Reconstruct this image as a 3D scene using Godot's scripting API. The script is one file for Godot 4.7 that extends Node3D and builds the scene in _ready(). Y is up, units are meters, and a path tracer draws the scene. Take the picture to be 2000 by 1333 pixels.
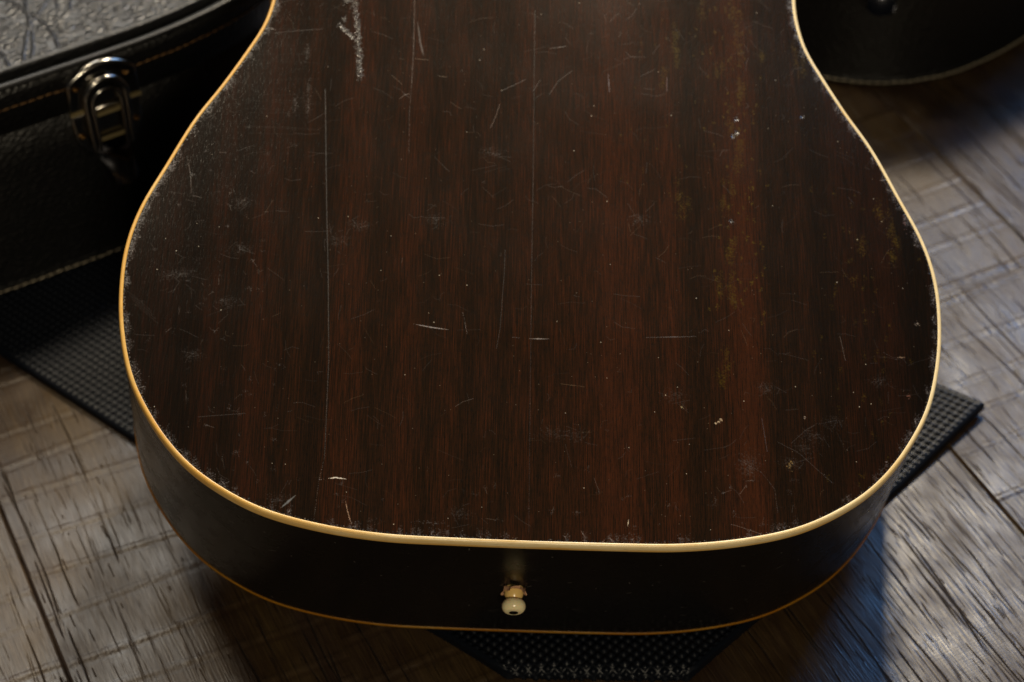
extends Node3D
# Back of an old acoustic guitar lying face down on a rubber mat on a plank floor, two black cases behind it.

var rng := RandomNumberGenerator.new()
var taken := {}
const FLOOR_ACROSS := Vector3(0.906, 0, -0.423)
const FLOOR_ALONG := Vector3(0.423, 0, 0.906)

# ---------------------------------------------------------------- naming
func mesh_part(called: String, m: Mesh, mat: Material, parent: Node) -> MeshInstance3D:
	var o := MeshInstance3D.new()
	o.mesh = m
	o.material_override = mat
	put(o, called, parent)
	return o

func put(o: Node, called: String, parent: Node) -> void:
	var key := str(parent.get_instance_id()) + called
	var n: int = taken.get(key, 0)
	taken[key] = n + 1
	o.name = called if n == 0 else "%s_%03d" % [called, n]
	parent.add_child(o, true)

func tag(o: Node, label: String, category := "", group := "", kind := "") -> void:
	if label: o.set_meta("label", label)
	if category: o.set_meta("category", category)
	if group: o.set_meta("group", group)
	if kind: o.set_meta("kind", kind)

# ---------------------------------------------------------------- geometry helpers
func grid_mesh(P: PackedVector3Array, UV: PackedVector2Array, nu: int, nv: int, closed := false) -> ArrayMesh:
	# P[i * nv + j]; the front faces du x dv
	var N := PackedVector3Array()
	N.resize(P.size())
	for i in nu:
		var ia := (i - 1 + nu) % nu if closed else maxi(i - 1, 0)
		var ib := (i + 1) % nu if closed else mini(i + 1, nu - 1)
		for j in nv:
			var du := P[ib * nv + j] - P[ia * nv + j]
			var dv := P[i * nv + mini(j + 1, nv - 1)] - P[i * nv + maxi(j - 1, 0)]
			var n := du.cross(dv)
			N[i * nv + j] = n.normalized() if n.length_squared() > 1e-22 else Vector3.UP
	var idx := PackedInt32Array()
	var last := nu if closed else nu - 1
	for i in last:
		var i2 := (i + 1) % nu
		for j in nv - 1:
			var a := i * nv + j
			var b := i2 * nv + j
			idx.append_array([a, a + 1, b, b, a + 1, b + 1])
	var arr := []
	arr.resize(Mesh.ARRAY_MAX)
	arr[Mesh.ARRAY_VERTEX] = P
	arr[Mesh.ARRAY_NORMAL] = N
	if UV.size(): arr[Mesh.ARRAY_TEX_UV] = UV
	arr[Mesh.ARRAY_INDEX] = idx
	var m := ArrayMesh.new()
	m.add_surface_from_arrays(Mesh.PRIMITIVE_TRIANGLES, arr)
	return m

func half_outline() -> PackedVector2Array:
	return PackedVector2Array([Vector2(0, 0), Vector2(.04, .0002), Vector2(.07, .001), Vector2(.1, .0049), Vector2(.128, .0124), Vector2(.1525, .0256), Vector2(.1697, .0405),
		Vector2(.184, .0598), Vector2(.1945, .081), Vector2(.201, .108), Vector2(.203, .134), Vector2(.2015, .155), Vector2(.1964, .175), Vector2(.187, .1975), Vector2(.175, .2255),
		Vector2(.1625, .2475), Vector2(.1512, .2695), Vector2(.1432, .2875), Vector2(.1395, .3055), Vector2(.139, .322), Vector2(.1405, .34), Vector2(.1445, .375), Vector2(.149, .41),
		Vector2(.148, .44), Vector2(.139, .472), Vector2(.115, .499), Vector2(.075, .512), Vector2(.03, .514), Vector2(0, .514)])

func dense_half(scale_: float, per := 6) -> PackedVector2Array:
	var h := half_outline()
	var out := PackedVector2Array()
	for i in h.size() - 1:
		var a := h[maxi(i - 1, 0)]
		var d := h[mini(i + 2, h.size() - 1)]
		if i == 0: a = Vector2(-h[1].x, h[1].y)
		for k in per:
			out.append(h[i].cubic_interpolate_in_time(h[i + 1], a, d, float(k) / per, 1.0, -1.0, 2.0) * scale_)
	out.append(h[-1] * scale_)
	for pass_ in 2:
		var s := out.duplicate()
		for i in range(1, out.size() - 1):
			s[i] = out[i - 1] * .25 + out[i] * .5 + out[i + 1] * .25
		out = s
	return out

func closed_outline(scale_: float, per := 6) -> PackedVector2Array:
	# counter-clockwise: left side down, right side up
	var h := dense_half(scale_, per)
	var out := h.duplicate()
	for i in range(h.size() - 2, 0, -1):
		out.append(Vector2(-h[i].x, h[i].y))
	# begin at the neck end, away from the view
	var half := h.size() - 1
	return out.slice(half) + out.slice(0, half)

func normals_of(path: PackedVector2Array) -> PackedVector2Array:
	var out := PackedVector2Array()
	var n := path.size()
	for i in n:
		var t := (path[(i + 1) % n] - path[(i - 1 + n) % n]).normalized()
		out.append(Vector2(t.y, -t.x))
	return out

func sweep(path: PackedVector2Array, profile: PackedVector2Array, flip: bool) -> ArrayMesh:
	# profile: (outward offset, height). Guitar axes: (x, y, height); flip: case axes (x, height, -y)
	var nr := normals_of(path)
	var P := PackedVector3Array()
	var UV := PackedVector2Array()
	var run := 0.0
	for i in path.size():
		if i: run += path[i].distance_to(path[i - 1])
		for j in profile.size():
			var q := path[i] + nr[i] * profile[j].x
			# the guitar's sides flare a few millimetres towards its front
			if not flip: q += nr[i] * (.0045 * clampf(-profile[j].y / .12, 0.0, 1.0) * pow(nr[i].x, 4.0))
			P.append(Vector3(q.x, profile[j].y, -q.y) if flip else Vector3(q.x, q.y, profile[j].y))
			UV.append(Vector2(run / .3, profile[j].y / .3))
	return grid_mesh(P, UV, path.size(), profile.size(), true)

func panel(scale_: float, inset: float, across: int, height: Callable, uv_size: float, flip: bool, up := true) -> ArrayMesh:
	# the surface inside the outline, in strips from side to side
	var h := dense_half(scale_)
	var rows := PackedVector2Array()
	for i in h.size():
		var t := (h[mini(i + 1, h.size() - 1)] - h[maxi(i - 1, 0)]).normalized()
		var q := h[i] - Vector2(t.y, -t.x) * inset
		q.x = maxf(q.x, 0.0)
		rows.append(q)
	var P := PackedVector3Array()
	var UV := PackedVector2Array()
	for i in rows.size():
		for j in across:
			var u := (2.0 * j / (across - 1) - 1.0)
			var x := rows[i].x * u
			var z: float = height.call(x, rows[i].y, u, rows[i].x)
			P.append(Vector3(x, z, -rows[i].y) if flip else Vector3(x, rows[i].y, z))
			UV.append(Vector2(x / uv_size + .5, rows[i].y / uv_size))
	var m := grid_mesh(P, UV, rows.size(), across)
	if up:
		# rows x columns face down in both frames, so turn them over
		var arr := m.surface_get_arrays(0)
		var N: PackedVector3Array = arr[Mesh.ARRAY_NORMAL]
		var I: PackedInt32Array = arr[Mesh.ARRAY_INDEX]
		for k in N.size(): N[k] = -N[k]
		for k in range(0, I.size(), 3):
			var s := I[k + 1]
			I[k + 1] = I[k + 2]
			I[k + 2] = s
		arr[Mesh.ARRAY_NORMAL] = N
		arr[Mesh.ARRAY_INDEX] = I
		m = ArrayMesh.new()
		m.add_surface_from_arrays(Mesh.PRIMITIVE_TRIANGLES, arr)
	return m

func lathe(profile: PackedVector2Array, sides := 40) -> ArrayMesh:
	# profile: (radius, along +y), bottom to top
	var P := PackedVector3Array()
	for i in sides:
		var a := -TAU * i / sides
		for q in profile:
			P.append(Vector3(cos(a) * q.x, q.y, sin(a) * q.x))
	return grid_mesh(P, PackedVector2Array(), sides, profile.size(), true)

func tube(pts: PackedVector3Array, r: float, sides := 10) -> ArrayMesh:
	var P := PackedVector3Array()
	var b := Vector3(0, 0, 1)
	for i in pts.size():
		var t := (pts[mini(i + 1, pts.size() - 1)] - pts[maxi(i - 1, 0)]).normalized()
		var s := t.cross(b).normalized()
		var u := s.cross(t)
		var rr := r if i > 0 and i < pts.size() - 1 else r * .6
		for j in sides + 1:
			var a := TAU * j / sides
			P.append(pts[i] + (s * cos(a) + u * sin(a)) * rr)
	return grid_mesh(P, PackedVector2Array(), pts.size(), sides + 1)

func plate(poly: PackedVector2Array, z0: float, z1: float, bevel: float) -> ArrayMesh:
	# a flat piece with a chamfered rim; poly runs counter-clockwise, the front is +z
	var c := Vector2.ZERO
	for q in poly: c += q / poly.size()
	var st := SurfaceTool.new()
	st.begin(Mesh.PRIMITIVE_TRIANGLES)
	st.set_smooth_group(1)
	var nr := normals_of(poly)
	var n := poly.size()
	var rings := [[0.0, z0], [0.0, z1 - bevel], [-bevel * .14, z1 - bevel * .5], [-bevel * .5, z1 - bevel * .14], [-bevel, z1]]
	for k in 4:
		for i in n:
			var j := (i + 1) % n
			var a: Vector2 = poly[i] + nr[i] * rings[k][0]
			var b: Vector2 = poly[j] + nr[j] * rings[k][0]
			var a2: Vector2 = poly[i] + nr[i] * rings[k + 1][0]
			var b2: Vector2 = poly[j] + nr[j] * rings[k + 1][0]
			var A := Vector3(a.x, a.y, rings[k][1])
			var B := Vector3(b.x, b.y, rings[k][1])
			var A2 := Vector3(a2.x, a2.y, rings[k + 1][1])
			var B2 := Vector3(b2.x, b2.y, rings[k + 1][1])
			for v in [A, A2, B, B, A2, B2]: st.add_vertex(v)
	st.set_smooth_group(-1)
	for i in n:
		var j := (i + 1) % n
		var a := poly[i] - nr[i] * bevel
		var b := poly[j] - nr[j] * bevel
		for v in [Vector3(c.x, c.y, z1), Vector3(b.x, b.y, z1), Vector3(a.x, a.y, z1)]: st.add_vertex(v)
	st.generate_normals()
	return st.commit()

# ---------------------------------------------------------------- texture helpers
var W := 2048
var col: PackedByteArray
var rgh: PackedByteArray
var hgt: PackedByteArray

func noise_bytes(seed_: int, freq: float, w: int, h: int, octaves := 3, kind := FastNoiseLite.TYPE_SIMPLEX_SMOOTH, to_w := 0, to_h := 0) -> PackedByteArray:
	var n := FastNoiseLite.new()
	n.seed = seed_
	n.noise_type = kind
	n.frequency = freq
	n.fractal_octaves = octaves
	var im := n.get_image(w, h, false, false, true)
	im.convert(Image.FORMAT_L8)
	if to_w and (to_w != w or to_h != h):
		im.resize(to_w, to_h, Image.INTERPOLATE_CUBIC)
	return im.get_data()

func stamp(x: float, y: float, r: float, c: Color, a: float, dh := 0.0, rough := -1.0) -> void:
	var x0 := maxi(int(x - r), 0)
	var x1 := mini(int(x + r) + 1, W - 1)
	var y0 := maxi(int(y - r), 0)
	var y1 := mini(int(y + r) + 1, W - 1)
	for yy in range(y0, y1 + 1):
		for xx in range(x0, x1 + 1):
			var d := sqrt((xx - x) * (xx - x) + (yy - y) * (yy - y)) / r
			if d >= 1.0: continue
			var k := a * minf(1.0, (1.0 - d) * 1.8)
			var p := yy * W + xx
			if a > 0.0:
				col[p * 3] = int(lerpf(col[p * 3], c.r8, k))
				col[p * 3 + 1] = int(lerpf(col[p * 3 + 1], c.g8, k))
				col[p * 3 + 2] = int(lerpf(col[p * 3 + 2], c.b8, k))
			if dh != 0.0:
				hgt[p] = clampi(int(hgt[p] + dh * minf(1.0, (1.0 - d) * 1.8)), 0, 255)
			if rough >= 0.0:
				rgh[p] = int(lerpf(rgh[p], rough * 255.0, minf(1.0, k * 1.5)))

func tex_rgb(b: PackedByteArray) -> ImageTexture:
	return ImageTexture.create_from_image(Image.create_from_data(W, W, false, Image.FORMAT_RGB8, b))

func tex_l(b: PackedByteArray) -> ImageTexture:
	return ImageTexture.create_from_image(Image.create_from_data(W, W, false, Image.FORMAT_L8, b))

# marks on the guitar's back are given in millimetres from the tail, on the back itself
const MM := 4.876   # texels per millimetre
func at_mm(p: Vector2) -> Vector2:
	return Vector2((p.x + 210.0) * MM, p.y * MM)

func scratch(pts: Array, w: float, c: Color, a: float, dh := 0.0, broken := 0.0, jit := .08) -> void:
	for i in pts.size() - 1:
		var p: Vector2 = pts[i]
		var q: Vector2 = pts[i + 1]
		var n := maxi(1, int(p.distance_to(q) / .22))
		for k in n:
			var t := float(k) / n
			if rng.randf() < broken: continue
			var m := at_mm(p.lerp(q, t) + Vector2(rng.randfn(0, jit), rng.randfn(0, jit)))
			var edge := 1.0
			if i == 0: edge = minf(1.0, .35 + t * 1.4)
			if i == pts.size() - 2: edge = minf(edge, .35 + (1.0 - t) * 1.4)
			stamp(m.x, m.y, maxf(.9, w * MM * .5 * edge * rng.randf_range(.75, 1.2)), c, a * rng.randf_range(.5, 1.0), dh, .4)

func smear(p: Vector2, sx: float, sy: float, c: Color, a: float, n: int, r := .35, rough := .34) -> void:
	# a rubbed patch: many faint specks gathered round a spot
	for k in n:
		var m := at_mm(p + Vector2(rng.randfn(0, sx), rng.randfn(0, sy)))
		stamp(m.x, m.y, r * MM * rng.randf_range(.5, 1.3), c, a * rng.randf_range(.3, 1.0), 0.0, rough)

func blister(p: Vector2, r: float, n: int) -> void:
	# finish that has bubbled and chipped, with pale glints painted into its colour
	for k in n:
		var q := p + Vector2(rng.randfn(0, r * .5), rng.randfn(0, r * .5))
		var m := at_mm(q)
		stamp(m.x, m.y, MM * rng.randf_range(.3, .7), Color(.10, .08, .08), .7, -26.0, .3)
		if rng.randf() < .26: stamp(m.x + rng.randf_range(-2, 2), m.y + 2, MM * rng.randf_range(.16, .32), Color(.36, .34, .39), .9, 34.0, .25)

func make_back_material() -> StandardMaterial3D:
	W = 2048
	var fibre := noise_bytes(3, .28, W, 56, 3, FastNoiseLite.TYPE_SIMPLEX_SMOOTH, W, W)
	var band := noise_bytes(9, .06, 256, 2, 2, FastNoiseLite.TYPE_SIMPLEX_SMOOTH, W, W)
	var pore := noise_bytes(17, .33, W, 230, 2, FastNoiseLite.TYPE_SIMPLEX, W, W)
	var blot := noise_bytes(23, .012, 512, 512, 4, FastNoiseLite.TYPE_SIMPLEX_SMOOTH, W, W)
	col.resize(W * W * 3)
	rgh.resize(W * W)
	hgt.resize(W * W)
	# the tone of the back darkens towards both side edges
	var edge_tone := PackedInt32Array()
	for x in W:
		edge_tone.append(int(100.0 - 38.0 * smoothstep(95.0, 205.0, absf(x / MM - 210.0))))
	for p in W * W:
		var f := fibre[p]
		var b := band[p]
		var q := pore[p]
		var o := blot[p]
		# dark olive-brown ground, rust-coloured fibres gathered in broad bands, short dark pores
		var rust := clampi((f * 3 + b * 2 - 440) / 7, 0, 58)
		var k := 23 + (f - 128) / 20 + (b - 128) / 40
		var dark := 0
		if q < 104: dark = (104 - q) / 5
		k = maxi(6, (k - dark / 2) * edge_tone[p & 2047] / 100)
		col[p * 3] = (k * (360 + rust * 3 - dark * 3)) >> 8
		col[p * 3 + 1] = (k * (234 + rust * 3 / 4)) >> 8
		col[p * 3 + 2] = (k * (128 + rust / 3)) >> 8
		rgh[p] = 44 + ((o - 128) >> 5) + (dark >> 1)
		hgt[p] = 150 + (f >> 5) - dark
	var pale := Color(.54, .52, .52)
	var grey := Color(.33, .325, .345)
	var tan_ := Color(.42, .34, .22)
	var olive := Color(.29, .235, .055)
	var black := Color(.05, .04, .03)
	# worn golden stains in two columns and along the right edge
	var gold := [Vector2(106, 297), Vector2(107, 281), Vector2(107, 261), Vector2(106, 253), Vector2(96, 269), Vector2(101, 236), Vector2(105, 225), Vector2(103, 211), Vector2(95, 192), Vector2(100, 195),
		Vector2(99, 163), Vector2(97, 157), Vector2(97, 139), Vector2(98, 131), Vector2(93, 139), Vector2(93, 99), Vector2(91, 88), Vector2(104, 307), Vector2(87, 308), Vector2(119, 275), Vector2(67, 264),
		Vector2(73, 292), Vector2(73, 281), Vector2(73, 276), Vector2(72, 188), Vector2(76, 185), Vector2(138, 279), Vector2(141, 275), Vector2(147, 296), Vector2(176, 185), Vector2(181, 179), Vector2(183, 170), Vector2(180, 161), Vector2(166, 166)]
	for g in gold:
		for k in 5:
			smear(g + Vector2(rng.randfn(0, 1.0), rng.randfn(0, 3.5)), .9, 1.9, olive, .36, 26, .5, .2)
	for k in 90:
		var g := Vector2(rng.randfn(104, 9), rng.randf_range(120, 320))
		smear(g, .4, .7, olive, .75, 10, .4, .2)
	for k in 60:
		var g := Vector2(rng.randfn(164, 12), rng.randf_range(35, 200))
		smear(g, .5, 1.0, olive, .42, 10, .45, .2)
	for k in 30:
		smear(Vector2(rng.randf_range(40, 110), rng.randf_range(190, 300)), .3, .6, olive, .55, 7, .4, .2)
	# rubbed grey smudges
	for s in [Vector2(-179, 134), Vector2(-172, 135), Vector2(-164, 91), Vector2(-147, 177), Vector2(-98, 156), Vector2(-88, 165), Vector2(68, 78), Vector2(19, 55), Vector2(9, 56), Vector2(123, 46), Vector2(130, 54),
			Vector2(135, 60), Vector2(-119, 18), Vector2(-34, 14), Vector2(-50, 170), Vector2(53, 175), Vector2(-23, 211), Vector2(113, 84), Vector2(169, 91), Vector2(145, 68), Vector2(-150, 120), Vector2(-145, 150)]:
		smear(s, 3.0, 1.8, grey, .18, 170, .4)
		for k in 5:
			var a: Vector2 = s + Vector2(rng.randfn(0, 4), rng.randfn(0, 3))
			scratch([a, a + Vector2(rng.randfn(0, 4), rng.randfn(0, 3))], .22, grey, .35)
	smear(Vector2(103, 43.5), 2.6, 3.4, grey, .24, 420, .4)
	for s in [Vector2(-119.5, 269), Vector2(-117.5, 247), Vector2(-117, 236), Vector2(-124, 236)]:
		smear(s, .7, 3.2, grey, .3, 90, .4)
	for k in 14:
		var y := rng.randf_range(215, 290)
		scratch([Vector2(-150 + rng.randf_range(0, 20), y), Vector2(-115 + rng.randf_range(-8, 12), y + rng.randfn(0, .6))], .2, grey, .12)
	# long cracks and the centre joint
	for pass_ in 2:
		scratch([Vector2(-109, 246), Vector2(-104.6, 176.4), Vector2(-101.7, 135.7), Vector2(-99.1, 90.8), Vector2(-98.7, 63.6), Vector2(-98.4, 39.7)], .42, black, .8, -5.0)
	scratch([Vector2(-109, 246), Vector2(-104.6, 176.4), Vector2(-101.7, 135.7)], .16, grey, .25, 0.0, .55)
	scratch([Vector2(-101.7, 135.7), Vector2(-99.1, 90.8), Vector2(-98.7, 63.6), Vector2(-98.4, 39.7)], .28, Color(.42, .35, .3), .6, 8.0, .35, .14)
	scratch([Vector2(-98.4, 39.7), Vector2(-100.4, 28.1), Vector2(-101.7, 8.5)], .3, pale, .6, 0.0, .6)
	scratch([Vector2(-65.3, 304), Vector2(-64.5, 271), Vector2(-64.8, 249), Vector2(-65.3, 233), Vector2(-64.7, 208)], .34, grey, .6, -8.0, .35, .12)
	scratch([Vector2(-65.0, 330), Vector2(-64.5, 271), Vector2(-64.8, 249)], .35, pale, .45, 0.0, .3)
	scratch([Vector2(-63, 290), Vector2(-61, 276), Vector2(-59, 268)], 1.3, grey, .22)
	scratch([Vector2(-1.5, 300), Vector2(-1.5, 202), Vector2(-1.9, 134), Vector2(-1.9, 81), Vector2(-1.7, 5.9)], .3, black, .6, -6.0)
	scratch([Vector2(-1.4, 200), Vector2(-1.8, 134), Vector2(-1.8, 81), Vector2(-1.6, 5.9)], .18, Color(.26, .15, .09), .6, 0.0, .35)
	# the burnt, blistered gouge at the top left and small craters
	for k in 46:
		var t := k / 45.0
		var c := Vector2(-97.6, 312).lerp(Vector2(-93.5, 279), t * 2.0) if t < .5 else Vector2(-93.5, 279).lerp(Vector2(-91.3, 253.5), t * 2.0 - 1.0)
		blister(c, 1.8 if t > .15 else 2.4, 9)
	for k in 14: blister(Vector2(-104, 287).lerp(Vector2(-95.4, 278), k / 13.0), 1.3, 7)
	blister(Vector2(-101.3, 291), 1.5, 18)
	blister(Vector2(-100.5, 303), 2.2, 34)
	for s in [Vector2(98.4, 176.8), Vector2(103.7, 230.5), Vector2(103.5, 238.4), Vector2(138.3, 242.4), Vector2(101.5, 228)]:
		blister(s, 1.3, 16)
	# single scratches
	scratch([Vector2(-57.8, 110.7), Vector2(-50.7, 109.4), Vector2(-41.8, 108.4)], .8, pale, .75)
	scratch([Vector2(-2.6, 105.2), Vector2(7.1, 105.5)], .8, pale, .75)
	scratch([Vector2(-11, 105.6), Vector2(-7, 105.5)], .35, grey, .7)
	scratch([Vector2(54.6, 108.5), Vector2(79.3, 110.4)], .6, grey, .8)
	scratch([Vector2(-37.5, 68.1), Vector2(-33.7, 70.7), Vector2(-28.8, 72.5)], .35, pale, .5)
	scratch([Vector2(12.9, 81.9), Vector2(24.5, 80.8)], .45, tan_, .6)
	scratch([Vector2(-35.3, 118.2), Vector2(-34.2, 113.2), Vector2(-32.8, 106.2)], .35, pale, .7, 0.0, .3)
	scratch([Vector2(-96.1, 29.1), Vector2(-92.6, 29.7), Vector2(-87.5, 29.1)], .8, Color(.85, .83, .78), .95)
	scratch([Vector2(-101, 28.4), Vector2(-98, 28.7)], .7, pale, .8, 0.0, .3)
	scratch([Vector2(-87.5, 18), Vector2(-86.3, 12.9), Vector2(-84.1, 6.5)], .55, Color(.74, .62, .52), .75)
	scratch([Vector2(-117.3, 13.7), Vector2(-110.6, 20.4)], 1.6, Color(.45, .48, .5), .4)
	scratch([Vector2(-18.6, 248.2), Vector2(-5.7, 256.2)], .4, grey, .7)
	scratch([Vector2(-23.7, 225.4), Vector2(-20.9, 233), Vector2(-19.2, 240.3)], .35, Color(.5, .42, .38), .7)
	scratch([Vector2(6.3, 247.4), Vector2(11.1, 256.2), Vector2(18.3, 263)], .3, grey, .6)
	scratch([Vector2(6.5, 276.2), Vector2(15.6, 278.3)], .5, grey, .8)
	scratch([Vector2(37, 261.7), Vector2(37.7, 250.6)], .45, Color(.5, .5, .6), .8)
	scratch([Vector2(68, 262), Vector2(67.6, 253)], .4, Color(.5, .5, .6), .6)
	scratch([Vector2(-2.1, 249.1), Vector2(1.8, 256.3)], .35, grey, .6)
	scratch([Vector2(-175.7, 201.3), Vector2(-173.7, 192.3), Vector2(-172.3, 181.3)], .5, pale, .5, 0.0, .2)
	scratch([Vector2(150.7, 114.7), Vector2(152.7, 101.3)], .4, pale, .55)
	scratch([Vector2(110.1, 68.3), Vector2(112.1, 50.9)], .4, Color(.4, .44, .52), .55)
	scratch([Vector2(98.4, 46.3), Vector2(109.2, 40.1), Vector2(115, 32), Vector2(116, 20)], .3, grey, .6, 0.0, .3)
	scratch([Vector2(53.8, 261.7), Vector2(62, 267)], .4, grey, .4)
	scratch([Vector2(-15.1, 154.2), Vector2(-15.4, 139.7), Vector2(-16.9, 109.8), Vector2(-18.5, 99)], .25, grey, .55)
	scratch([Vector2(-63.5, 266.5), Vector2(-56.3, 265.9)], .5, tan_, .7)
	scratch([Vector2(-51.3, 256.3), Vector2(-46.5, 255.6)], .6, tan_, .6)
	scratch([Vector2(-70.6, 241.3), Vector2(-68, 243.8), Vector2(-65.4, 244.7)], .5, pale, .6, 0.0, .2)
	scratch([Vector2(-75.1, 255.6), Vector2(-69.6, 250.2)], .3, tan_, .6)
	scratch([Vector2(-137.3, 281), Vector2(-112.2, 284.1)], .45, grey, .6)
	scratch([Vector2(93.6, 13.4), Vector2(98.4, 12.2), Vector2(107.9, 9)], .35, pale, .6)
	scratch([Vector2(143.2, 36.2), Vector2(126.9, 51.5), Vector2(117.2, 56.4)], .25, grey, .6)
	scratch([Vector2(124, 56), Vector2(131, 63), Vector2(136, 66)], .25, grey, .5)
	for k in 4: scratch([Vector2(-199 + k * 1.5, 125 - k * 2.4), Vector2(-186 + k * 1.2, 114 - k * 2.2)], .2, grey, .22)
	scratch([Vector2(-159, 58.5), Vector2(-137, 61)], .3, grey, .6)
	scratch([Vector2(44.7, 10.5), Vector2(45.2, 14)], .7, Color(.8, .76, .66), .9)
	scratch([Vector2(-55, 9), Vector2(-40, 8.5)], .9, grey, .5, 0.0, .4, .5)
	for s in [Vector2(89, 65.5), Vector2(90, 66.6), Vector2(87.6, 64.6)]: smear(s, .5, .4, Color(.78, .70, .58), .8, 12, .35)
	smear(Vector2(123, 45), .6, 1.4, Color(.55, .45, .25), .7, 26, .4)
	smear(Vector2(71.6, 72.4), .25, .25, Color(.8, .75, .55), .9, 8, .3)
	smear(Vector2(131, 69.5), .35, .5, Color(.75, .7, .66), .8, 10, .3)
	smear(Vector2(-197, 92), .4, 1.6, Color(.55, .3, .24), .7, 24, .4)
	smear(Vector2(-195.5, 83), .25, 1.2, Color(.75, .65, .3), .9, 12, .35)
	smear(Vector2(188, 182), .6, 2.4, Color(.42, .27, .26), .6, 40, .4)
	smear(Vector2(190, 124), .6, .8, Color(.7, .66, .62), .7, 14, .35)
	smear(Vector2(183, 84), .7, .8, Color(.5, .3, .24), .7, 16, .4)
	smear(Vector2(181, 105), 1.1, .4, Color(.62, .52, .42), .7, 16, .35)
	# ragged chips beside the binding
	for s in [Vector2(-182.4, 198.8), Vector2(-184.1, 195.5), Vector2(-186.2, 192), Vector2(-188, 187.5), Vector2(-189.6, 184), Vector2(-190.6, 180.5)]:
		for k in 5:
			var a: Vector2 = s + Vector2(rng.randfn(0, .9), rng.randfn(0, .9))
			scratch([a + Vector2(-1.2, -.6), a + Vector2(1.2, .5)], .35, Color(.5, .48, .52), .6)
	var rim := dense_half(1.0, 10)
	for side in [-1.0, 1.0]:
		for i in range(2, rim.size() - 60):
			var p := rim[i] * 1000.0
			var t := (rim[i + 1] - rim[i - 1]).normalized()
			var inw := Vector2(-t.y, t.x)
			for k in 5:
				var q: Vector2 = p + inw * (2.0 + absf(rng.randfn(0, .5))) + t * rng.randf_range(-1.2, 1.2)
				q.x *= side
				var m := at_mm(q)
				if rng.randf() < .62: stamp(m.x, m.y, MM * rng.randf_range(.25, .6), Color(.05, .035, .03), .8, -25.0, .4)
				else: stamp(m.x, m.y, MM * rng.randf_range(.15, .4), Color(.55, .5, .47), .6, 15.0, .5)
			if rng.randf() < .34:
				var q: Vector2 = p + inw * 3.6
				q.x *= side
				smear(q, .8, 1.5, grey, .46, 50, .35)
				if rng.randf() < .4: scratch([q + Vector2(rng.randfn(0, 1), rng.randfn(0, 1)), q + Vector2(rng.randfn(0, 1.6), rng.randfn(0, 1.6))], .7, pale, .55)
	# dust, pinholes and a web of hair scratches
	for k in 420:
		var m := at_mm(Vector2(rng.randf_range(-195, 195), rng.randf_range(4, 310)))
		var big := rng.randf() < .22
		stamp(m.x, m.y, MM * (rng.randf_range(.26, .42) if big else rng.randf_range(.18, .26)), Color(.72, .70, .64), .95 if big else .55, 10.0)
	for k in 560:
		var a := Vector2(rng.randf_range(-190, 190), rng.randf_range(4, 312))
		var th := rng.randf_range(0, PI)
		var l := rng.randf_range(2, 14)
		var d := Vector2(cos(th), sin(th) * .7)
		var mid := a + d * l * .5 + Vector2(rng.randfn(0, .8), rng.randfn(0, .8))
		scratch([a, mid, a + d * l], .2, grey if rng.randf() < .8 else tan_, rng.randf_range(.1, .42))
	# scuffs crowd the bass side and the lower edge
	for k in 170:
		var a := Vector2(rng.randf_range(-192, -120), rng.randf_range(20, 240)) if k < 110 else Vector2(rng.randf_range(-130, 175), rng.randf_range(4, 40))
		smear(a, rng.randf_range(.3, 1.2), rng.randf_range(.3, 1.0), grey, rng.randf_range(.15, .45), rng.randi_range(4, 22), .3)
		if k % 3 == 0: scratch([a, a + Vector2(rng.randfn(0, 2.5), rng.randfn(0, 2.5))], .25, pale, rng.randf_range(.2, .5))
	var m := StandardMaterial3D.new()
	m.resource_name = "worn_mahogany_lacquer"
	m.texture_repeat = false
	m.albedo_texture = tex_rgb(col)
	m.roughness_texture = tex_l(rgh)
	m.roughness_texture_channel = BaseMaterial3D.TEXTURE_CHANNEL_RED
	m.roughness = 1.0
	m.metallic_specular = .5
	m.heightmap_enabled = true
	m.heightmap_texture = tex_l(hgt)
	m.heightmap_scale = .035
	return m

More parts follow.
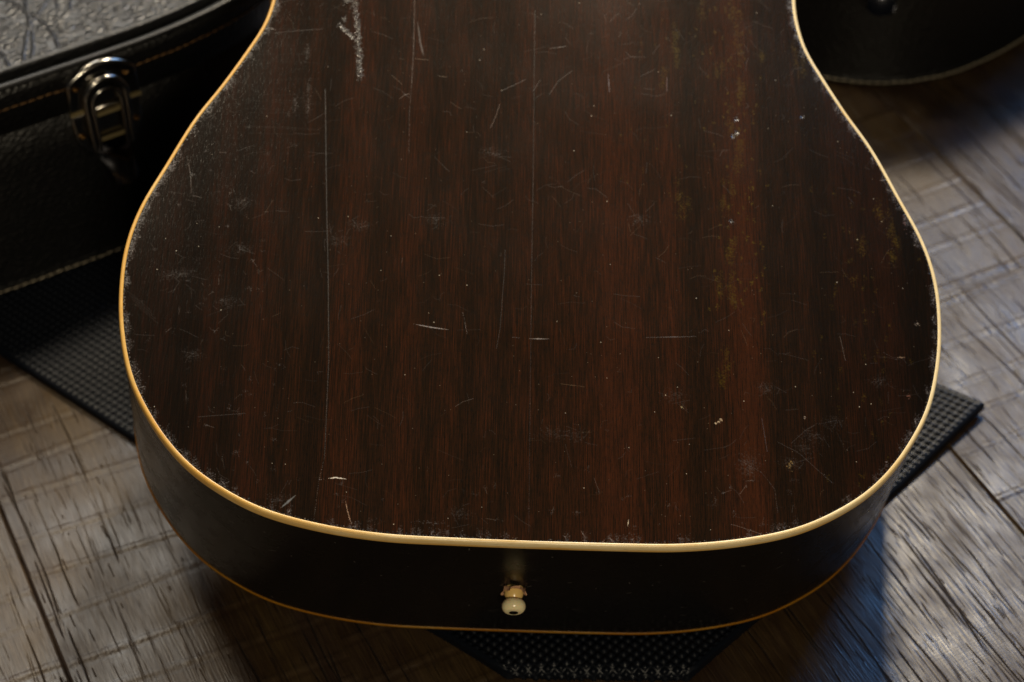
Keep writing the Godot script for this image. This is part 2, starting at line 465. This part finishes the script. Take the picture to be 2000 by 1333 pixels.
func make_floor_material(kind: int, seed_: int) -> StandardMaterial3D:
	# 0.5 m of brushed, rough-sawn oak; columns run across the plank, rows along it
	W = 2048
	var fibre := noise_bytes(seed_, .22, W, 48, 4, FastNoiseLite.TYPE_SIMPLEX_SMOOTH, W, W)
	var band := noise_bytes(seed_ + 5, .02, 512, 24, 3, FastNoiseLite.TYPE_SIMPLEX_SMOOTH, W, W)
	var fine := noise_bytes(seed_ + 7, .25, W, 110, 2, FastNoiseLite.TYPE_SIMPLEX, W, W)
	var blot := noise_bytes(seed_ + 11, .02, 512, 512, 4, FastNoiseLite.TYPE_SIMPLEX_SMOOTH, W, W)
	var cross := noise_bytes(seed_ + 13, .16, 64, W, 3, FastNoiseLite.TYPE_SIMPLEX, W, W)
	col.resize(W * W * 3)
	rgh.resize(W * W)
	hgt.resize(W * W)
	for p in W * W:
		var f := fibre[p]
		var b := band[p]
		var o := blot[p]
		var c := cross[p]
		var q := fine[p]
		var k := 45 + ((f - 128) >> 3) + ((b - 128) >> 4) + ((o - 128) >> 4) + ((q - 128) >> 4) + ((c - 128) >> 6)
		col[p * 3] = clampi(k + 8, 20, 255)
		col[p * 3 + 1] = clampi(int(k * .90), 15, 255)
		col[p * 3 + 2] = clampi(int(k * .62) + ((128 - b) >> 5), 10, 255)
		rgh[p] = clampi(100 + ((o - 128) >> 2) - ((q - 128) >> 3), 40, 255)
		hgt[p] = 150 + ((f - 128) >> 4) + ((q - 128) >> 5) + ((o - 128) >> 5) + ((c - 128) >> 6)
	# saw marks across the grain
	var y := 20.0
	while y < W:
		var strong := (rng.randf_range(.5, 1.0) if kind == 0 else rng.randf_range(.06, .22))
		var tilt := rng.randf_range(-.03, .03)
		var wob := rng.randf_range(0, TAU)
		for x in range(0, W, 2):
			var yy := y + (x - 1024) * tilt + sin(x * .004 + wob) * 9.0 + rng.randfn(0, 1.4)
			var g := strong * clampf((fibre[int(clampf(yy, 0, W - 1)) * W + x] - 70) / 90.0, 0.0, 1.0)
			stamp(x, yy, rng.randf_range(9, 15) if kind == 0 else 5.0, Color(.34, .29, .24), .06 * g, 9.0 * g)
			if kind == 0: stamp(x, yy + 17, 7.0, Color(.2, .15, .1), .05 * g, -4.0 * g)
		y += rng.randf_range(85, 135) if kind == 0 else rng.randf_range(60, 120)
	# torn open grain: long slits that wander, open and close along the board, with finer brushed lines between
	var gap := FastNoiseLite.new()
	gap.seed = seed_ + 21
	gap.noise_type = FastNoiseLite.TYPE_SIMPLEX_SMOOTH
	gap.frequency = .006
	var x0 := 0.0
	while x0 < W:
		var deep := rng.randf() < (.22 if kind == 0 else .28)
		var x := x0
		var drift := rng.randf_range(-.012, .012)
		var yy := 0.0
		while yy < W:
			var open := gap.get_noise_2d(x0 * 9.0, yy * (.42 if deep else .8)) + (.10 if deep else .02)
			drift += rng.randfn(0, .007)
			drift *= .985
			x += drift * 2.0
			if open > 0.0 and x > 3 and x < W - 4:
				var e := minf(1.0, open * 3.2)
				if deep:
					stamp(x, yy, 1.1 + 1.0 * e, Color(.06, .043, .03), .42 * e, -50.0 * e, .75)
					if rng.randf() < .5: stamp(x + 3.6, yy, 2.2, Color(.40, .35, .29), .14 * e, 8.0 * e)
				else:
					stamp(x, yy, 1.25, Color(.08, .06, .04), .34 * e, -26.0 * e, .6)
			yy += 1.7
		x0 += rng.randf_range(7, 16) if kind == 0 else rng.randf_range(4, 10)
	for k in 500:
		var x := rng.randf_range(4, W - 5)
		var yy := rng.randf_range(4, W - 60)
		for s in int(rng.randf_range(5, 30)):
			stamp(x + s * .04, yy + s * 1.6, 1.3, Color(.07, .05, .035), .4, -36.0, .7)
	var m := StandardMaterial3D.new()
	m.resource_name = "brushed_oak"
	m.albedo_texture = tex_rgb(col)
	m.roughness_texture = tex_l(rgh)
	m.roughness_texture_channel = BaseMaterial3D.TEXTURE_CHANNEL_RED
	m.roughness = 1.0
	m.metallic_specular = .42
	m.heightmap_enabled = true
	m.heightmap_texture = tex_l(hgt)
	m.heightmap_scale = .20
	return m

func make_leather(seed_: int, creased: bool, tone: float, rough: float, depth: float) -> StandardMaterial3D:
	# pebbled vinyl over 0.3 m
	W = 1024
	var n := FastNoiseLite.new()
	n.seed = seed_
	n.noise_type = FastNoiseLite.TYPE_CELLULAR
	n.frequency = .08
	n.cellular_return_type = FastNoiseLite.RETURN_DISTANCE2_SUB
	n.fractal_type = FastNoiseLite.FRACTAL_NONE
	n.domain_warp_enabled = true
	n.domain_warp_amplitude = 9.0
	n.domain_warp_frequency = .02
	var im := n.get_image(640, W, false, false, true)
	im.convert(Image.FORMAT_L8)
	im.resize(W, W, Image.INTERPOLATE_CUBIC)
	var cell := im.get_data()
	var fine := noise_bytes(seed_ + 3, .12, W, W, 3)
	hgt.resize(W * W)
	for p in W * W:
		hgt[p] = clampi(30 + mini(cell[p], 170) + ((fine[p] - 128) >> 3), 0, 255)
	if creased:
		for k in 48:
			var x := rng.randf_range(0, W)
			var y := rng.randf_range(-200, W * .9)
			var ang := rng.randf_range(1.15, 1.75)
			var turn := rng.randf_range(-.0022, .0022)
			for s in int(rng.randf_range(250, 800)):
				x += cos(ang) * 1.0
				y += sin(ang) * 1.0
				ang += turn + rng.randfn(0, .012)
				if x > 3 and x < W - 4 and y > 3 and y < W - 4:
					for dx in range(-4, 5):
						var p := int(y) * W + clampi(int(x) + dx, 0, W - 1)
						var e := 1.0 - absf(dx) / 5.0
						hgt[p] = int(lerpf(hgt[p], 130.0 + 120.0 * e, minf(1.0, e * 1.5)))
	var m := StandardMaterial3D.new()
	m.resource_name = "black_leatherette"
	m.albedo_color = Color(tone, tone, tone * 1.04)
	m.roughness = rough
	m.heightmap_enabled = true
	m.heightmap_texture = tex_l(hgt)
	m.heightmap_scale = depth
	return m

func plain(called: String, c: Color, rough: float, metal := 0.0) -> StandardMaterial3D:
	var m := StandardMaterial3D.new()
	m.resource_name = called
	m.albedo_color = c
	m.roughness = rough
	m.metallic = metal
	return m

# ---------------------------------------------------------------- the scene
func lamp(called: String, pos: Vector3, aim: Vector3, size: Vector2, c: Color, energy: float) -> void:
	var l := AreaLight3D.new()
	l.name = called
	l.area_size = size
	l.light_color = c
	l.light_energy = energy
	l.shadow_enabled = true
	add_child(l)
	l.look_at_from_position(pos, aim)

func _ready() -> void:
	rng.seed = 20
	# --- camera: a 75 mm lens about a metre away, looking down at 44 degrees
	var cam := Camera3D.new()
	cam.name = "camera"
	cam.fov = 18.2
	cam.near = .05
	cam.far = 60.0
	var attr := CameraAttributesPhysical.new()
	attr.frustum_focal_length = 75.0
	attr.frustum_focus_distance = 1.0
	attr.exposure_aperture = 8.0
	cam.attributes = attr
	add_child(cam)
	var fwd := Vector3(0, -.6919, -.7220).normalized()
	var upv := Vector3(.01086, .7219, -.6919).normalized()
	var right := fwd.cross(upv).normalized()
	cam.transform = Transform3D(Basis(right, right.cross(fwd), -fwd), Vector3(-.0002, .8854, .6897))
	cam.fov = rad_to_deg(2.0 * atan(.33333 / 2.08337))
	# --- surroundings: a dim room
	var env := Environment.new()
	env.background_mode = Environment.BG_COLOR
	env.background_color = Color(.007, .008, .010).linear_to_srgb()
	env.tonemap_mode = Environment.TONE_MAPPER_LINEAR
	env.tonemap_exposure = 1.1
	env.sdfgi_enabled = true
	env.ssao_enabled = true
	env.ssil_enabled = true
	var we := WorldEnvironment.new()
	we.name = "surroundings"
	we.environment = env
	add_child(we)
	# --- room light: two warm ceiling lamps and two windows beyond the guitar
	lamp("ceiling_lamp", Vector3(.40, 1.95, -1.55), Vector3(0, 0, -.1), Vector2(.3, .3), Color(1, .93, .81), 5.4)
	lamp("second_ceiling_lamp", Vector3(-.85, 2.1, -.95), Vector3(0, 0, -.1), Vector2(.3, .3), Color(1, .93, .81), 1.3)
	lamp("front_fill_lamp", Vector3(.25, 1.25, 1.75), Vector3(0, .05, 0), Vector2(.3, .3), Color(1, .93, .80), 1.8)  # unseen fill light added in front to brighten the end pin and binding
	lamp("window_left", Vector3(-1.0, 2.3, -2.3), Vector3(-.1, 0, -.15), Vector2(1.1, .9), Color(1, .98, .94), 3.3)
	lamp("window_right", Vector3(1.4, 2.0, -2.2), Vector3(.1, 0, -.1), Vector2(.9, .9), Color(.46, .71, 1), 3.2)

	build_floor()
	build_mat()
	var leather := make_leather(4, false, .032, .42, .05)
	var pad := make_leather(12, true, .085, .36, .12)
	build_case(Vector3(-.2765, .0047, -.2947), 30.3, 1.12, Vector2(42.8, 0), leather, pad, "large black leatherette instrument case with chrome latch at upper left")
	build_case(Vector3(.3997, .0005, -.5696), 43.7, 1.0, Vector2(999, 0), leather, pad, "dark instrument case with pale stitching in shadow behind the guitar's right waist")
	build_guitar()

func build_floor() -> void:
	var root := Node3D.new()
	put(root, "floor", self)
	tag(root, "dark brown rough sawn oak plank floor under the guitar", "", "", "structure")
	var mats := [make_floor_material(0, 31), make_floor_material(1, 57)]
	var seams := [-.93, -.68, -.43, -.215, .0355, .2855, .4285, .6785, .93]
	for i in seams.size() - 1:
		var cuts := [-1.7, -.3045 if i == 5 else rng.randf_range(-1.3, -.7), .9]
		for k in 2:
			var a0: float = seams[i] + .0003
			var a1: float = seams[i + 1] - .0003
			var l0: float = cuts[k] + .0004
			var l1: float = cuts[k + 1] - .0004
			var bev := .0012
			var P := PackedVector3Array()
			var UV := PackedVector2Array()
			var off := Vector2(rng.randf(), rng.randf())
			var acr := [a0, a0, a0 + bev, a1 - bev, a1, a1]
			var hei := [-.012, -bev, 0.0, 0.0, -bev, -.012]
			var als := [l0, l0, l0 + bev, l1 - bev, l1, l1]
			for u in 6:
				for v in 6:
					var w: Vector3 = FLOOR_ACROSS * acr[u] + FLOOR_ALONG * als[v]
					w.y = minf(hei[u], hei[v])
					P.append(w)
					UV.append(Vector2(acr[u] / .5 + off.x, als[v] / .5 + off.y))
			var st := SurfaceTool.new()
			st.begin(Mesh.PRIMITIVE_TRIANGLES)
			st.set_smooth_group(-1)
			for u in 5:
				for v in 5:
					var q := [u * 6 + v, (u + 1) * 6 + v, (u + 1) * 6 + v + 1, u * 6 + v + 1]
					for t in [0, 1, 2, 0, 2, 3]:
						st.set_uv(UV[q[t]])
						st.add_vertex(P[q[t]])
			st.generate_normals()
			mesh_part("plank", st.commit(), mats[0] if i in [2, 3] or i == 5 else mats[1], root)
	var under := BoxMesh.new()
	under.size = Vector3(4.5, .02, 4.5)
	var u_ := mesh_part("underlay", under, plain("underlay", Color(.05, .04, .035), .9), root)
	u_.position = Vector3(0, -.024, -.4)

func build_mat() -> void:
	# a ribbed rubber mat laid skew under the guitar; its near corner is folded under
	var corner := Vector3(.049, 0, .0645)
	var a := Vector3(.774, 0, .633)      # along the long left edge, towards the corner
	var b := Vector3(.690, 0, -.724)     # along the short edge, away from the corner
	var length := .60
	var width := .323
	var step := .00075
	var ns := int(length / step) + 1
	var nt := int(width / step) + 1
	var thick := .0046
	var r := .0046
	var P := PackedVector3Array()
	P.resize(ns * nt)
	var bump := PackedFloat32Array()
	for i in nt:
		bump.append(pow(absf(sin(PI * i * step / .0045)), .9))
	for i in ns:
		var s := i * step
		var bs := pow(absf(sin(PI * s / .0045)), .9)
		for j in nt:
			var t := j * step
			var p := corner - a * s + b * t
			var fold_z := .0135 + (p.x + .02) * .03
			var l := p.z - fold_z
			var edge := minf(minf(t, width - t), s)
			var h := 0.0
			if edge > .0026: h = .0017 * bs * bump[j]
			else: h = .0005 - .0012 * maxf(0.0, 1.0 - edge / .0015)
			var o: Vector3
			if l <= 0.0:
				var rise := smoothstep(-.055, 0.0, l)
				# the free right corner curls up a little
				var curl := .004 * smoothstep(.05, 0.0, s) * smoothstep(width - .09, width, t)
				o = Vector3(p.x, thick + (2.0 * r - thick) * rise + curl + h, p.z)
			elif l < PI * r:
				var th := l / r
				o = Vector3(p.x, r + cos(th) * (r + h), fold_z + sin(th) * (r + h))
			else:
				o = Vector3(p.x, -h * .2 + .0002, fold_z - (l - PI * r))
			P[i * nt + j] = o
	var m := plain("black_rubber", Color(.038, .052, .08), .40)
	m.metallic_specular = .32
	var root := Node3D.new()
	put(root, "rubber_mat", self)
	tag(root, "black bumpy rubber mat lying skew under the guitar, near corner folded", "mat")
	mesh_part("mat_surface", grid_mesh(P, PackedVector2Array(), ns, nt), m, root)
	# cut edges
	var S := PackedVector3Array()
	for e in 4:
		var cnt := ns if e % 2 == 0 else nt
		for k in cnt:
			var idx := 0
			if e == 0: idx = k * nt
			elif e == 1: idx = (ns - 1) * nt + k
			elif e == 2: idx = (ns - 1 - k) * nt + nt - 1
			else: idx = nt - 1 - k
			var v := P[idx]
			var down := Vector3(v.x, maxf(.0003, v.y - thick), v.z)
			S.append(v)
			S.append(v.lerp(down, .5) + Vector3(0, 0, 0))
			S.append(down)
	mesh_part("cut_edge", grid_mesh(S, PackedVector2Array(), S.size() / 3, 3), m, root)

func stitches(path: PackedVector2Array, y: float, out: float, pitch: float, slant: float) -> ArrayMesh:
	var nr := normals_of(path)
	var st := SurfaceTool.new()
	st.begin(Mesh.PRIMITIVE_TRIANGLES)
	var total := 0.0
	var next := 0.0
	var n := path.size()
	for i in n:
		var a := path[i]
		var b := path[(i + 1) % n]
		var l := a.distance_to(b)
		while next < total + l:
			var t := (next - total) / l
			var c := a.lerp(b, t) + nr[i].lerp(nr[(i + 1) % n], t).normalized() * out
			var d := (b - a).normalized()
			var o3 := Vector3(c.x, y + rng.randfn(0, .00015), -c.y)
			var d3 := Vector3(d.x, slant, -d.y).normalized()
			var n3 := Vector3(nr[i].x, 0, -nr[i].y).normalized()
			var u3 := d3.cross(n3).normalized()
			var hl := pitch * .43
			var rr := .00055
			# a little hexagonal lozenge
			var ring := [-1.0, -.7, 0.0, .7, 1.0]
			var rad := [.25, .8, 1.0, .8, .25]
			for k in 4:
				for q in 6:
					var a0 := TAU * q / 6.0
					var a1 := TAU * (q + 1) / 6.0
					var v00: Vector3 = o3 + d3 * hl * ring[k] + (n3 * cos(a0) + u3 * sin(a0)) * rr * rad[k]
					var v01: Vector3 = o3 + d3 * hl * ring[k] + (n3 * cos(a1) + u3 * sin(a1)) * rr * rad[k]
					var v10: Vector3 = o3 + d3 * hl * ring[k + 1] + (n3 * cos(a0) + u3 * sin(a0)) * rr * rad[k + 1]
					var v11: Vector3 = o3 + d3 * hl * ring[k + 1] + (n3 * cos(a1) + u3 * sin(a1)) * rr * rad[k + 1]
					for v in [v00, v10, v01, v01, v10, v11]: st.add_vertex(v)
			next += pitch
		total += l
	st.generate_normals()
	return st.commit()

func build_case(at: Vector3, turn: float, scale_: float, latch_at: Vector2, leather: Material, pad: Material, label: String) -> void:
	var root := Node3D.new()
	put(root, "instrument_case", self)
	root.position = at
	root.rotation_degrees.y = turn
	tag(root, label, "instrument case", "instrument cases on the floor")
	var path := closed_outline(scale_, 6)
	var top := .153 - at.y
	var part := .1205 - at.y
	var fine := plain("black_welt", Color(.035, .035, .037), .4)
	# lower shell with a slightly proud strip along its foot
	var prof := PackedVector2Array([Vector2(-.02, .0), Vector2(-.002, .0), Vector2(.0008, .0012), Vector2(.0012, .004), Vector2(.001, .0072), Vector2(.0, .008), Vector2(.0, .03), Vector2(0, .06), Vector2(0, .09), Vector2(0, part - .0002), Vector2(-.012, part - .0002)])
	mesh_part("lower_shell", sweep(path, prof, true), leather, root)
	var lid := PackedVector2Array([Vector2(-.012, part + .0004), Vector2(.0, part + .0001), Vector2(.0003, top - .008), Vector2(.0002, top - .0045), Vector2(-.003, top - .001), Vector2(-.006, top - .0018), Vector2(-.0085, top - .0035), Vector2(-.014, top - .0036)])
	mesh_part("lid", sweep(path, lid, true), leather, root)
	var bead := PackedVector2Array()
	for k in 13:
		var a := TAU * k / 12.0
		bead.append(Vector2(-.0012 + cos(a) * .0019, top - .0012 - sin(a) * -.0019))
	mesh_part("edge_bead", sweep(path, bead, true), fine, root)
	# the padded top, its rim rolled down into the groove
	var roll := PackedVector2Array([Vector2(-.0098, top - .0045), Vector2(-.0098, top + .0018), Vector2(-.0104, top + .0027), Vector2(-.0114, top + .0031), Vector2(-.0126, top + .0031)])
	mesh_part("pad_roll", sweep(path, roll, true), leather, root)
	var y1 := top + .0031
	mesh_part("lid_pad", panel(scale_, .0124, 40, func(_x, _y, _u, _w): return y1, .30, true), pad, root)
	var thread := plain("gold_thread", Color(.42, .30, .15), .6)
	var pale := plain("pale_thread", Color(.60, .56, .48), .65)
	tag(mesh_part("stitching", stitches(path, .138 - at.y, .0006, .0052, .04), thread, root), "", "", "", "stuff")
	tag(mesh_part("stitching", stitches(path, .0042, .0016, .0056, .10), pale, root), "", "", "", "stuff")
	# latch
	var nr := normals_of(path)
	var best := 0
	var want := Vector2(latch_at.x / 1000.0, 0)
	if latch_at.x > 900:
		var inv := root.transform.affine_inverse()
		var w: Vector3 = inv * Vector3(.2455, 0, -.474)
		want = Vector2(w.x, -w.z)
	for i in path.size():
		if path[i].distance_to(want) < path[best].distance_to(want): best = i
	var latch := Node3D.new()
	put(latch, "latch", root)
	var n3 := Vector3(nr[best].x, 0, -nr[best].y).normalized()
	var at2 := path[best]
	if latch_at.x < 900:
		# slide along to the exact place
		at2.x = want.x
	latch.transform = Transform3D(Basis(Vector3.UP.cross(n3), Vector3.UP, n3), Vector3(at2.x, .1207 - at.y, -at2.y) + n3 * .0003)
	var chrome := plain("worn_chrome", Color(.60, .59, .57), .2, 1.0)
	var brass := plain("tarnished_brass", Color(.45, .33, .18), .35, 1.0)
	var warm_glint := plain("warm_glint_edge", Color(.62, .56, .40), .34, .6)  # pale gold: warm reflection on the latch edges, put into the colour
	var up_plate := PackedVector2Array([Vector2(-.0222, .0006), Vector2(.0222, .0006), Vector2(.0222, .020)])
	for k in 13:
		var q := (k + 0.0) / 12.0
		var x := lerpf(.0212, -.0212, q)
		up_plate.append(Vector2(x, .0212 + .0092 * (1.0 - pow(x / .0222, 2.0))))
	up_plate.append(Vector2(-.0222, .020))
	mesh_part("upper_plate", plate(up_plate, -.002, .0042, .0022), chrome, latch)
	var low_plate := PackedVector2Array([Vector2(.0218, -.0006), Vector2(-.0218, -.0006), Vector2(-.0215, -.018), Vector2(-.0175, -.030), Vector2(-.012, -.034), Vector2(.012, -.034), Vector2(.0175, -.030), Vector2(.0215, -.018)])
	mesh_part("lower_plate", plate(low_plate, -.002, .0038, .0018), chrome, latch)
	for s in [-1.0, 1.0]:
		var rib := BoxMesh.new()
		rib.size = Vector3(.0085, .0012, .0022)
		var h := mesh_part("hinge_lip", rib, warm_glint, latch)
		h.position = Vector3(s * .0180, .0003, .0042)
	# the bail: two nested wire loops from the lever up over the keeper
	for loop in [[.0126, .0205, .0021, .0066], [.0090, .0140, .0015, .0074]]:
		var pts := PackedVector3Array()
		var hw: float = loop[0]
		var ty: float = loop[1]
		pts.append(Vector3(-hw * .93, -.0285, .0080))
		pts.append(Vector3(-hw * .97, -.015, loop[3] + .001))
		for k in 15:
			var a := PI - PI * k / 14.0
			pts.append(Vector3(cos(a) * hw, ty - hw + sin(a) * hw, loop[3]))
		pts.append(Vector3(hw * .97, -.015, loop[3] + .001))
		pts.append(Vector3(hw * .93, -.0285, .0080))
		mesh_part("bail", tube(pts, loop[2], 12), chrome, latch)
	var keeper := BoxMesh.new()
	keeper.size = Vector3(.0168, .0014, .002)
	var kp := mesh_part("keeper_bar", keeper, warm_glint, latch)
	kp.position = Vector3(0, -.0045, .0050)
	var kp2 := mesh_part("keeper_bar", keeper, warm_glint, latch)
	kp2.position = Vector3(0, -.0215, .0064)
	# the thumb lever, curling outwards at its foot
	var lp := PackedVector3Array()
	for i in 15:
		var q := i / 14.0
		var yy := -.024 - q * .020
		var out := .0055 + .013 * q * q
		var hw := lerpf(.0108, .0090, q)
		for j in 11:
			var x := -1.0 + j * .2
			lp.append(Vector3(-x * hw, yy - .0035 * sqrt(maxf(0.0, 1.0 - x * x)) * q, out + .0028 * (1.0 - x * x)))
	mesh_part("thumb_lever", grid_mesh(lp, PackedVector2Array(), 15, 11), plain("polished_chrome", Color(.34, .34, .36), .14, 1.0), latch)
	var screw := SphereMesh.new()
	screw.radius = .0022
	screw.height = .0022
	screw.is_hemisphere = false
	for q in [Vector2(-.0165, .0178), Vector2(.0150, .0180), Vector2(-.0172, -.0165), Vector2(.0172, -.0165)]:
		var s := mesh_part("rivet", screw, brass, latch)
		s.position = Vector3(q.x, q.y, .0040)

func build_guitar() -> void:
	var root := Node3D.new()
	put(root, "acoustic_guitar", self)
	root.transform = Transform3D(Basis(Vector3(.99756, -.06976, 0), Vector3(.02271, .32478, -.94552), Vector3(.06596, .94322, .32557)).orthonormalized(), Vector3(.00802, .13104, .03957))
	tag(root, "worn dark mahogany acoustic guitar lying face down, scratched back with cream binding", "guitar")
	var path := closed_outline(1.0, 8)
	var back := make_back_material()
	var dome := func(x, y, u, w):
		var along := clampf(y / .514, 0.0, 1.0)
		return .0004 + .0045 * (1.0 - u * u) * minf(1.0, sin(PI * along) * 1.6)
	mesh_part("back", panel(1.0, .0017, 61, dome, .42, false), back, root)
	# sides: black lacquer
	W = 1024
	col.resize(W * W * 3)
	rgh.resize(W * W)
	hgt.resize(W * W)
	var f := noise_bytes(41, .2, 64, W, 3, FastNoiseLite.TYPE_SIMPLEX_SMOOTH, W, W)
	var g := noise_bytes(43, .01, W, W, 4)
	for p in W * W:
		var k := 13 + (f[p] >> 6)
		col[p * 3] = k + 3
		col[p * 3 + 1] = k + 1
		col[p * 3 + 2] = k
		rgh[p] = 50 + (g[p] >> 3)
		hgt[p] = 128 + (g[p] >> 4)
	for k in 160:
		var x := rng.randf_range(5, W - 5)
		var y := rng.randf_range(5, W - 5)
		var dx := rng.randf_range(-1, 1)
		var dy := rng.randf_range(-.5, .5)
		var c := Color(.4, .39, .38) if rng.randf() < .5 else Color(.03, .02, .02)
		for s in int(rng.randf_range(3, 26)):
			stamp(clampf(x + dx * s, 2, W - 3), clampf(y + dy * s, 2, W - 3), rng.randf_range(.9, 1.5), c, .4, -8.0, .4)
	var lac := StandardMaterial3D.new()
	lac.resource_name = "black_lacquer"
	lac.albedo_texture = tex_rgb(col)
	lac.roughness_texture = tex_l(rgh)
	lac.roughness_texture_channel = BaseMaterial3D.TEXTURE_CHANNEL_RED
	lac.roughness = 1.0
	lac.metallic_specular = .4
	lac.uv1_scale = Vector3(1.2, 1.2, 1)
	lac.heightmap_enabled = true
	lac.heightmap_texture = tex_l(hgt)
	lac.heightmap_scale = .01
	mesh_part("sides", sweep(path, PackedVector2Array([Vector2(-.0003, -.1192), Vector2(-.0002, -.10), Vector2(-.0002, -.08), Vector2(-.0002, -.06), Vector2(-.0002, -.04), Vector2(-.0002, -.02), Vector2(-.0002, -.0048)]), false), lac, root)
	# cream binding round the back: rounded outer corner, dirt line under it
	var cream := make_binding_material()
	var bp := PackedVector2Array([Vector2(-.0004, -.0052), Vector2(0.0002, -.0049), Vector2(.0003, -.004), Vector2(.0002, -.0018)])
	for k in 6:
		var a := PI * .5 * k / 5.0
		bp.append(Vector2(-.0011 + cos(a) * .0012, -.0009 + sin(a) * .0014))
	bp.append_array([Vector2(-.0015, .0005), Vector2(-.0020, .0004), Vector2(-.0023, -.0003)])
	mesh_part("back_binding", sweep(path, bp, false), cream, root)
	mesh_part("front_binding", sweep(path, PackedVector2Array([Vector2(-.006, -.1216), Vector2(-.0006, -.1216), Vector2(.0001, -.1212), Vector2(.0002, -.1202), Vector2(.0001, -.1192), Vector2(-.0005, -.1190)]), false), cream, root)
	mesh_part("soundboard", panel(1.0, .0025, 21, func(_x, _y, _u, _w): return -.1212, .42, false, false), plain("spruce", Color(.55, .40, .22), .35), root)
	# neck and heel, beyond the picture
	var neck := PackedVector3Array()
	for i in 14:
		var q := i / 13.0
		var y := .505 + q * .36
		var hw := lerpf(.028, .022, q)
		var depth := lerpf(.085, .0, pow(q, .25)) + .024
		for j in 13:
			var a := PI * j / 12.0
			neck.append(Vector3(cos(a) * hw, y, -.124 + sin(a) * depth * (.5 if i else .95)))
	mesh_part("neck", grid_mesh(neck, PackedVector2Array(), 14, 13), plain("dark_mahogany", Color(.16, .10, .07), .3), root)
	# end pin
	var pin := Node3D.new()
	put(pin, "end_pin", root)
	pin.transform = Transform3D(Basis(Vector3(1, 0, 0), Vector3(0, -1, 0), Vector3(0, 0, -1)), Vector3(-.0048, .0002, -.0580))
	var ivory := plain("aged_ivory_plastic", Color(.90, .83, .66), .2)
	ivory.subsurf_scatter_enabled = true
	ivory.subsurf_scatter_strength = .15
	mesh_part("collar", lathe(PackedVector2Array([Vector2(.0001, -.002), Vector2(.0047, -.002), Vector2(.0048, .002), Vector2(.0046, .0040), Vector2(.0038, .0056), Vector2(.0031, .0066)])), plain("amber_plastic", Color(.86, .72, .44), .25), pin)
	var hp := PackedVector2Array([Vector2(.0030, .0062)])
	for k in 13:
		var a := -PI * .5 + PI * k / 12.0
		hp.append(Vector2(.0029 + cos(a) * .0030 if k < 12 else .0020, .0094 + sin(a) * .0034))
	hp.append(Vector2(.0001, .0127))
	mesh_part("head", lathe(hp), ivory, pin)
	var dot := mesh_part("inlay_dot", lathe(PackedVector2Array([Vector2(.0023, .0122), Vector2(.0023, .01285), Vector2(.0020, .0130), Vector2(.00005, .0130)]), 24), plain("black_inlay", Color(.02, .02, .022), .2), pin)
	# frayed leather washer
	var wv := PackedVector3Array()
	var flap := Vector2.ZERO
	for i in 48:
		var a := -TAU * i / 48.0
		if i % 3 == 0:
			flap = Vector2(rng.randf_range(.0050, .0070), rng.randf_range(.0006, .0042))
		var fray := flap.x + rng.randf_range(-.0003, .0003)
		var lift := flap.y + rng.randf_range(-.0004, .0004)
		for q in [[.0046, .0016], [.0052, .0022], [fray, lift], [fray - .0002, lift - .0005], [.0050, .0008]]:
			wv.append(Vector3(cos(a) * q[0], q[1], sin(a) * q[0]))
	mesh_part("leather_washer", grid_mesh(wv, PackedVector2Array(), 48, 5, true), plain("frayed_leather", Color(.66, .50, .38), .8), pin)

func make_binding_material() -> StandardMaterial3D:
	# aged celluloid, amber on the side face and the bass side, cream elsewhere, darker at the front; u runs once round the body
	W = 1024
	col.resize(W * W * 3)
	rgh.resize(W * W)
	hgt.resize(W * W)
	var g := noise_bytes(71, .03, W, 24, 4, FastNoiseLite.TYPE_SIMPLEX_SMOOTH, W, W)
	var f := noise_bytes(73, .3, W, W, 2)
	for y in W:
		var v := float(y) / W
		var below := (1.0 - v) * .025 if v > .5 else 0.0     # metres under the back's plane
		var side := smoothstep(.0016, .0034, below) if v > .5 else (0.0 if v < .06 else 1.0)
		for x in W:
			var p := y * W + x
			var u := float(x) / W
			var left := 1.0 - smoothstep(.34, .50, u)
			var amber := clampf(maxf(side * .85, left) + (g[p] - 128) / 300.0, 0.0, 1.0)
			var k := (f[p] - 128) / 10 - (0 if v > .5 or v < .06 else 80)
			col[p * 3] = clampi(int(lerpf(232, 214, amber)) + k, 0, 255)
			col[p * 3 + 1] = clampi(int(lerpf(211, 166, amber)) + k, 0, 255)
			col[p * 3 + 2] = clampi(int(lerpf(164, 84, amber)) + k, 0, 255)
			rgh[p] = 64 + (g[p] >> 3)
			hgt[p] = 128 + (f[p] >> 4)
	for k in 420:
		var x := rng.randf_range(3, W - 3)
		var y := rng.randf_range(W * .74, W - 2)
		for q in 5: stamp(x, y + q * 3, 1.0, Color(.30, .17, .08), rng.randf_range(.2, .6), -20.0)
	var m := StandardMaterial3D.new()
	m.resource_name = "aged_cream_binding"
	m.albedo_texture = tex_rgb(col)
	m.roughness_texture = tex_l(rgh)
	m.roughness_texture_channel = BaseMaterial3D.TEXTURE_CHANNEL_RED
	m.roughness = 1.0
	m.uv1_scale = Vector3(.3 / 1.68, 12, 1)
	return m
